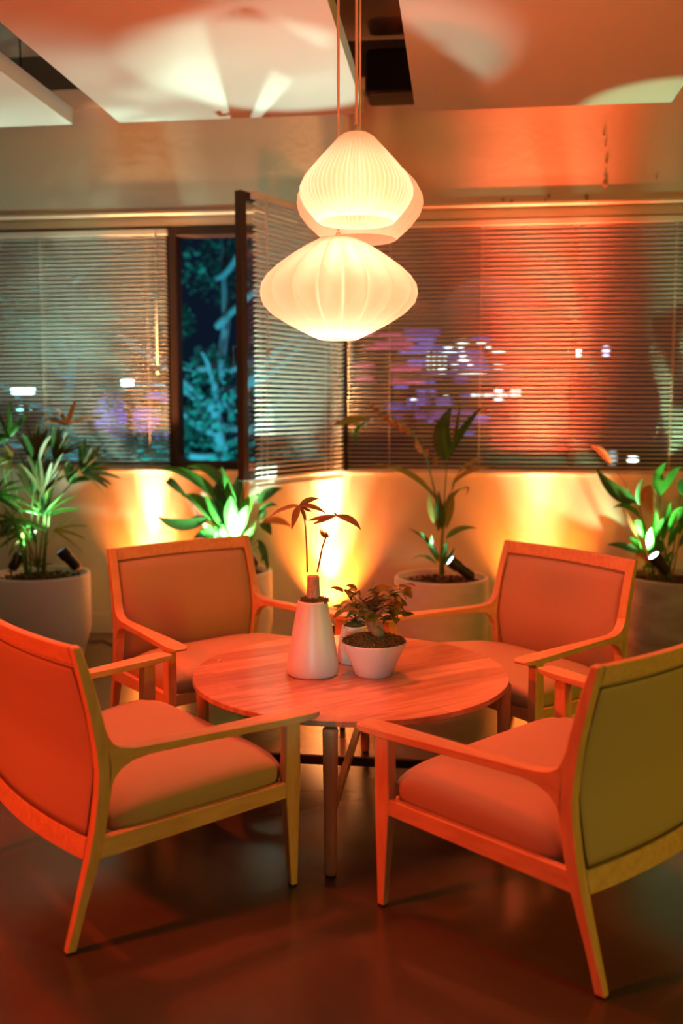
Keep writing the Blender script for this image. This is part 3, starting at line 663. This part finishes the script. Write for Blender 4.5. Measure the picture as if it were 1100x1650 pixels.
spotlight('black garden spotlight tilted left in the fan palm planter', c, LA, TA, [((-.50, .20, 1.15), 30, 70), ((-.05, .16, 1), 48, 60)])

LA = aty(34, 893, c.y+.05); TA = aty(18, 918, c.y+.02)  # extra spotlight added among the leaves to throw streaks on the ceiling
spotlight('added black garden spotlight for ceiling streaks, tilted right behind the fan palm stems', c, LA, TA, [((.50, -.38, 1), 170, 32), ((.10, .22, 1), 24, 60)])

# --- planter behind the back left chair: peace lily
r, c = planter_base('m', 'pale planter with bright green broad-leaved plant, behind the back left armchair', 366, 918, .275, M['planter_smooth'], .84, 'potted_peace_lily')
p = Plant(r, c)
LV = [  # tip x,y, mid x,y, start on stalk x,y, width, mat, side
 ((252, 757), (310, 745), (372, 830), .075, 'leaf', (0, .6, 1)), ((272, 776), (262, 765), (300, 800), .06, 'leaf_dark', (.4, .5, .5)), ((300, 752), (350, 742), (382, 820), .08, 'leaf', (.3, .6, .8)),
 ((253, 832), (290, 858), (335, 835), .085, 'leaf_dark', (.1, .4, 1)), ((290, 858), (300, 830), (340, 838), .06, 'leaf_dark', (.6, .4, .6)), ((292, 798), (330, 800), (352, 850), .10, 'leaf', (.3, .6, .8)),
 ((330, 800), (345, 815), (368, 860), .09, 'leaf', (.6, .5, .3)), ((355, 772), (340, 800), (370, 850), .08, 'leaf_dark', (1, .4, .1)), ((357, 752), (372, 790), (378, 850), .06, 'leaf', (1, .3, 0)),
 ((365, 765), (362, 790), (380, 830), .085, 'leaf_dark', (1, .2, 0)), ((388, 760), (378, 790), (386, 840), .09, 'leaf_dark', (1, .3, .1)), ((402, 775), (392, 790), (388, 845), .05, 'leaf_orange', (1, .3, .1)),
 ((422, 800), (400, 790), (388, 855), .10, 'leaf', (.6, .6, .3)), ((372, 800), (370, 820), (375, 865), .09, 'leaf', (1, .3, .1)), ((398, 815), (392, 830), (380, 868), .08, 'leaf', (1, .4, .2)),
 ((455, 787), (430, 790), (415, 812), .07, 'leaf_dark', (.2, .5, 1)), ((470, 850), (450, 832), (418, 842), .05, 'leaf_brown', (.1, .5, 1)), ((437, 862), (428, 845), (420, 838), .07, 'leaf_dark', (1, .3, .1)),
 ((447, 815), (432, 808), (420, 822), .035, 'leaf_dark', (.2, .4, 1)), ((415, 838), (428, 830), (420, 815), .055, 'leaf_dark', (1, .4, .2)), ((433, 930), (428, 880), (415, 870), .04, 'leaf_dark', (1, .3, .1)), ((421, 905), (430, 890), (416, 880), .04, 'leaf_dark', (1, .3, .1)),
 ((330, 862), (318, 840), (350, 862), .06, 'leaf', (.4, .4, .8)), ((345, 868), (352, 835), (368, 872), .07, 'leaf', (1, .3, .3)), ((405, 858), (415, 850), (385, 872), .06, 'leaf', (.2, .5, 1)), ((312, 868), (335, 850), (356, 868), .09, 'leaf_dark', (.2, .5, .9)), ((390, 858), (386, 835), (376, 870), .06, 'leaf', (1, .3, .1))]
rl_ = random.Random(5)
for (tx, ty), (mx, my), (sx, sy), wd, mt, sd_ in LV:
    dy = rl_.uniform(-.10, .12); bx_ = 366+rl_.uniform(-12, 14)
    p.leaf((sx, sy, dy*.4), (mx, my, dy*.8), (tx, ty, dy), wd*.92, mt, sd_, 'lance', .22)
    p.stem([(bx_, 925, dy*.1), ((bx_+sx)/2+2, (925+sy)/2, dy*.2), (sx, sy, dy*.4)], .0042)
LA = aty(392, 884, c.y-.16); TA = aty(412, 912, c.y-.12)
spotlight('black garden spotlight among the leaves behind the back left armchair', c, LA, TA, [((-.40, .25, .85), 120, 115), ((.42, -.72, 1.5), 130, 34)])

# --- right planter
r, c = planter_base('r', 'stained grey planter with bright green broad-leaved plant at the right edge', 1087, 928, .285, M['planter_dark'], .88, 'potted_peace_lily')
p = Plant(r, c)
LV = [((961, 756), (985, 800), (1026, 808), .10, 'leaf_dark', (.5, .4, .8)), ((1073, 745), (1052, 770), (1063, 798), .085, 'leaf', (.9, .4, .3)), ((1096, 752), (1085, 760), (1064, 798), .07, 'leaf', (.8, .5, .3)),
 ((1050, 828), (1040, 800), (1048, 782), .11, 'leaf_brown', (1, .15, 0)), ((1104, 800), (1092, 790), (1100, 772), .06, 'leaf_dark', (1, .3, 0)), ((988, 818), (1010, 806), (1032, 836), .05, 'leaf', (.2, .6, .8)),
 ((1002, 820), (1015, 835), (1026, 865), .035, 'leaf_brown', (.7, .5, .3)), ((1022, 840), (1030, 842), (1042, 868), .07, 'leaf', (.8, .5, .3)), ((978, 878), (1005, 875), (1034, 894), .05, 'leaf_dark', (.1, .5, 1)),
 ((1080, 810), (1072, 830), (1068, 870), .06, 'leaf', (1, .3, .1)), ((1105, 815), (1088, 815), (1080, 860), .08, 'leaf', (.7, .5, .4)), ((1062, 868), (1056, 870), (1066, 890), .06, 'leaf_dark', (1, .3, .1)),
 ((1098, 845), (1088, 850), (1078, 880), .06, 'leaf', (1, .3, .2)), ((1012, 865), (1022, 870), (1042, 900), .05, 'leaf', (.5, .5, .6)), ((1050, 850), (1045, 862), (1050, 898), .05, 'leaf', (1, .3, .1)), ((1090, 885), (1080, 888), (1074, 905), .04, 'leaf', (.8, .4, .4)),
 ((1070, 835), (1060, 845), (1058, 880), .05, 'leaf', (1, .4, .1)), ((1125, 780), (1110, 800), (1095, 860), .09, 'leaf', (.8, .4, .3)), ((1140, 850), (1120, 840), (1095, 880), .08, 'leaf_dark', (.3, .4, 1)), ((1020, 905), (1030, 880), (1050, 915), .04, 'leaf_brown', (.5, .5, .5)),
 ((1036, 770), (1022, 790), (1030, 815), .03, 'leaf_dark', (1, .4, .1)), ((1058, 815), (1052, 850), (1056, 895), .045, 'leaf', (1, .3, .1)), ((1040, 925), (1030, 900), (1055, 918), .03, 'leaf', (.5, .5, .5))]
for (tx, ty), (mx, my), (sx, sy), wd, mt, sd_ in LV:
    dy = rl_.uniform(-.14, .10); bx_ = 1062+rl_.uniform(-14, 22)
    p.leaf((sx, sy, dy*.4), (mx, my, dy*.8), (tx, ty, dy), wd*.92, mt, sd_, 'lance', .22)
    p.stem([(bx_, 935, dy*.1), ((bx_+sx)/2+1, (935+sy)/2, dy*.2), (sx, sy, dy*.4)], .0055)
p.stem([(1055, 930), (1030, 830), (1008, 780), (984, 748)], .003); b = nb(); leaf(b, bez(p.P(984, 748), p.P(968, 722), p.P(950, 718), 10), .05, (.3, .4, 1), .3, 'ovate'); obj('spathe', b, M['leaf_orange'], r, smooth=True)
LA = aty(1052, 894, c.y-.15); TA = aty(1074, 922, c.y-.12)
spotlight('black garden spotlight among the leaves of the right edge planter', c, LA, TA, [((.05, .35, 1), 80, 72), ((-.3, .6, .7), 16, 80), ((-.10, -.45, 2.0), 150, 22)], col=(.48, 1, .50))

# ------------------------------------------------------------------ wall washers on the floor
def washer(label, px, power, angle, off=.20, col=(1, .205, .022), core=(1, .46, .17), halo=110, extra=()):
    X = aty(px, 1000, WY-off).x
    r = thing('floor_uplight', label, 'uplight', (X, WY-off, 0), 0, 'floor uplights washing the wall')
    b = nb(); lathe(b, [(.045, 0), (.045, .01), (.03, .015), (.03, .04)], 24); obj('base', b, M['black'], r)
    b = nb(); lathe(b, [(.045, .04), (.05, .05), (.05, .13), (.046, .13), (.046, .118)], 24); obj('housing', b, M['black'], r)
    b = nb(); lathe(b, [(.045, .116), (.045, .119)], 24); obj('lens', b, emis('amber_lens', (1, .4, .08), 6), r)
    for pw, an, tilt, cl_, dy_ in ((power, angle, .11, core, 0), (power*.16, 40, .16, core, 0), (halo, 84, .42, col, -.02))+tuple(extra):
        o = light('amber_beam', 'SPOT', (0, 0, 0), None, pw, cl_, .02, an, 1.0); o.parent = r; o.location = (0, dy_, .135)
        o.rotation_euler = Vector((0, tilt, 1)).to_track_quat('-Z', 'Y').to_euler()
washer('small black uplight on the floor behind the back left armchair', 240, 1700, 18, off=.14, halo=190)
washer('small black uplight on the floor seen between tall pot and bowl', 527, 2200, 18, off=.14, halo=190)
washer('small black uplight on the floor behind the back right armchair', 868, 620, 18, off=.18, halo=170, extra=((2600, 24, .10, (1, .085, .03), -.10), (900, 38, .16, (1, .085, .03), -.10)))
# power cord on the floor
b = nb(); tube(b, [atz(95, 1040, .006), atz(130, 1030, .006), atz(150, 1034, .006), atz(165, 1031, .006), atz(178, 1038, .006), atz(215, 1045, .006), atz(250, 1040, .006)], .005, 8)
tag(obj('power_cord', b, M['black'], smooth=True), 'black power cord lying on the floor along the wall', 'cord')

# ------------------------------------------------------------------ outside at night
b = nb(); box(b, -30, 30, WY+.4, 45, -.25, -.15); struct('ground', b, mat('dark_asphalt', (.03, .03, .035), .8, .2))
def tree(label, px, Y, base_r, hz, crown, n, seed, leafcol):
    c = aty(px, 600, Y); r = thing('tree', label, 'tree', (c.x, c.y, -.15), 0, 'trees outside the window'); rt = random.Random(seed)
    b = nb(); tube(b, [(0, 0, 0), (.08, 0, .9), (-.05, .05, 1.7), (.1, 0, 2.5), (.05, 0, hz)], [base_r, base_r*.8, base_r*.65, base_r*.45, base_r*.2], 10); obj('trunk', b, M['tree_bark'], r, smooth=True)
    b = nb()
    for k in range(16):
        z0 = rt.uniform(1.0, hz*.8); a = rt.uniform(0, 2*PI); l = rt.uniform(.6, 1.5)
        e = Vector((math.cos(a)*l, math.sin(a)*l*.7, z0+rt.uniform(-.1, .9)))
        tube(b, bez((0, 0, z0), (e.x*.5, e.y*.5, z0+rt.uniform(-.2, .5)), e, 6), [.040, .036, .032, .028, .022, .016, .010], 7)
    obj('branches', b, M['tree_bark'], r, smooth=True)
    b = nb()
    cl = [(Vector((rt.uniform(-1, 1)*crown, rt.uniform(-.6, .6)*crown, rt.uniform(1.0, hz+.5))), rt.uniform(.22, .5)) for _ in range(26)]
    for q, R in cl:
        for _ in range(n):
            d = Vector((rt.gauss(0, 1), rt.gauss(0, 1), rt.gauss(0, .8))).normalized()*R*rt.random()**.4; s = rt.uniform(.02, .055); pp_ = q+d
            u = Vector((rt.uniform(-1, 1), rt.uniform(-1, 1), rt.uniform(-1, 1))).normalized(); v_ = u.orthogonal()
            b.faces.new([b.verts.new(x) for x in (pp_-u*s, pp_+v_*s*.5, pp_+u*s, pp_-v_*s*.5)])
    obj('foliage', b, M[leafcol], r)
M['tree_bark'] = mat('pale_tree_bark', (.30, .31, .35), .8, .2); M['tree_leaf'] = mat('outdoor_leaf', (.10, .30, .24), .6, .2, transl=.3)
tree('teal-lit tree with pale branches seen through the open window', 350, 9.6, .09, 3.9, .95, 190, 4, 'tree_leaf')
tree('teal-lit tree behind the left blind, outside', 110, 11.6, .10, 4.2, 1.35, 230, 9, 'tree_leaf')
light('tree_uplight', 'SPOT', (-2.3, 7.6, .1), (-2.3, 10.2, 2.6), 430, (.06, .75, .90), .1, 80, .6)
light('tree_side_light', 'SPOT', (.6, 8.2, 2.2), (-2.2, 10.2, 1.9), 110, (.30, .50, 1.0), .1, 30, .6)
light('tree_uplight', 'SPOT', (-4.6, 8.0, .1), (-4.3, 10.8, 2.4), 900, (.14, .80, .90), .1, 80, .6)
def lamp_out(px, py, w_, h_, col, s, label, Y=15, name='street_light', cat='street light', group=None):
    a = aty(px, py, Y); k = Y/F; r = thing(name, label, cat, (a.x, a.y, -.15), 0, group)
    z = a.z+.15
    b = nb(); box(b, -w_*k/2, w_*k/2, -.03, .03, z-h_*k/2, z+h_*k/2); obj('light_panel' if name != 'street_light' else 'lamp_head', b, emis('lit_'+name, col, s), r, bevel=min(w_, h_)*k*.35)
    b = nb(); tube(b, [(0, .05, 0), (0, .05, z)], .03, 8); obj('post', b, M['black'], r)
    return r
lamp_out(37, 629, 40, 12, (.6, .9, 1), 9, 'long bluish white street light behind the left blind', Y=8.2); lamp_out(205, 616, 20, 13, (.8, 1, 1), 14, 'small white oval street light behind the left blind', Y=8.6)
lamp_out(38, 660, 22, 10, (.3, 1, .85), 4, 'green-white light low behind the palm and left blind', Y=13)
lamp_out(926, 568, 16, 10, (.9, .95, 1), 14, 'bright white street light behind the right blind'); lamp_out(976, 566, 9, 14, (.5, .65, 1), 5, 'small bluish street light right of the bright white one')
lamp_out(1019, 740, 14, 6, (.9, 1, .9), 12, 'small white light low behind the right blind, above the right plant'); lamp_out(986, 738, 12, 20, (.6, .75, .7), 1.2, 'dim grey-white light beside the orange flower')
def facade(px0, px1, py0, py1, cols, nx, nz, label, Y, seed, prob=.7, pink=False):
    a = aty(px0, py1, Y); d = aty(px1, py0, Y); r = thing('building', label, 'building', (a.x, Y, -.15), 0, 'lit buildings across the street'); rb = random.Random(seed)
    W_ = d.x-a.x; zt = d.z+.15; zb = a.z+.15
    b = nb(); box(b, 0, W_, .02, 2.5, 0, zt+.2); obj('walls', b, mat('dark_facade', (.03, .03, .05), .8, .2), r)
    for k in range(nx*nz):
        if rb.random() > prob: continue
        x0 = W_*rb.random()*.93; z0 = zb+(zt-zb)*rb.random(); wd = rb.uniform(.12, .75); hh = rb.uniform(.05, .13); x1 = min(W_, x0+wd)
        b = nb(); box(b, x0, x1, -.01*(k % 4)-.01, .03, z0, z0+hh)
        near = (x0+x1)/2/W_ < .48 and (z0-zb)/(zt-zb) > .5 and pink
        col, s = rb.choice(cols[:1] if near else cols[1:] if pink else cols); obj('lit_window', b, FM[(col, s)] if (col, s) in FM else FM.setdefault((col, s), emis('lit_window', col, s)), r)
FM = {}
facade(150, 282, 640, 712, [((.25, .25, 1), 1.2), ((.4, .3, 1), .8), ((.2, .2, .8), .6)], 9, 6, 'low building with violet-blue lit windows behind the left blind', 17, 2, .75)
facade(552, 790, 540, 702, [((1, .14, .30), .75), ((.28, .25, 1), .7), ((.5, .2, .9), .35), ((.12, .18, .9), .5)], 6, 8, 'building with pink and violet windows behind the right blind', 18, 5, .99, True)
# festoon of small bulbs / lit sign shapes
def bulbs(label, pts, Y, s=7):
    a = aty(pts[0][0], pts[0][1], Y); r = thing('light_string', label, 'string lights', (a.x, Y, a.z)); k = Y/F; m_ = emis('white_bulb', (.85, 1, .92), s)
    for q in pts:
        x, y = q[0], q[1]; w_ = q[2] if len(q) > 2 else 5; h_ = q[3] if len(q) > 3 else 3.2
        c_ = aty(x, y, Y)-a; b = nb(); bmesh.ops.create_uvsphere(b, u_segments=10, v_segments=6, radius=1)
        for v_ in b.verts: v_.co = Vector((v_.co.x*w_*k/2, v_.co.y*.02, v_.co.z*h_*k/2))+c_
        obj('bulb', b, m_, r, smooth=True)
    b = nb(); P_ = sorted([aty(q[0], q[1], Y)-a for q in pts], key=lambda v_: v_.x); tube(b, [p_+Vector((0, .04, 0)) for p_ in P_[::3]], .004, 5); obj('wire', b, M['black'], r)
    b = nb(); tube(b, [(P_[0].x, .06, -.15-a.z), (P_[0].x, .06, P_[0].z)], .02, 8); tube(b, [(P_[-1].x, .06, -.15-a.z), (P_[-1].x, .06, P_[-1].z)], .02, 8); obj('posts', b, M['black'], r)
gr = [(690+x*9, 571+y*7) for x in range(4) for y in range(4) if (x, y) != (3, 3)]
bulbs('dense cluster of small white lights behind the right blind', gr+[(745, 550, 22, 3), (722, 558, 12, 3), (742, 557, 10, 4), (775, 550, 16, 3), (787, 557, 8, 4), (725, 564, 30, 3), (803, 564, 22, 3), (745, 571, 9, 5), (750, 578, 10, 4), (757, 585, 8, 4), (803, 591, 20, 3), (762, 599, 48, 2.5), (745, 583, 16, 2.5), (733, 591, 12, 3), (712, 598, 14, 4)], 16)
bulbs('row of small white lights lower behind the right blind', [(762+k*7.3, 638+((k*37) % 3)*.6, 5, 4) for k in range(11)]+[(803, 630, 13, 3), (826, 630, 6, 2.5), (835, 630, 6, 2.5), (803, 645, 15, 3), (666, 646, 9, 4), (718, 634, 8, 2.5)], 13.5, 5)
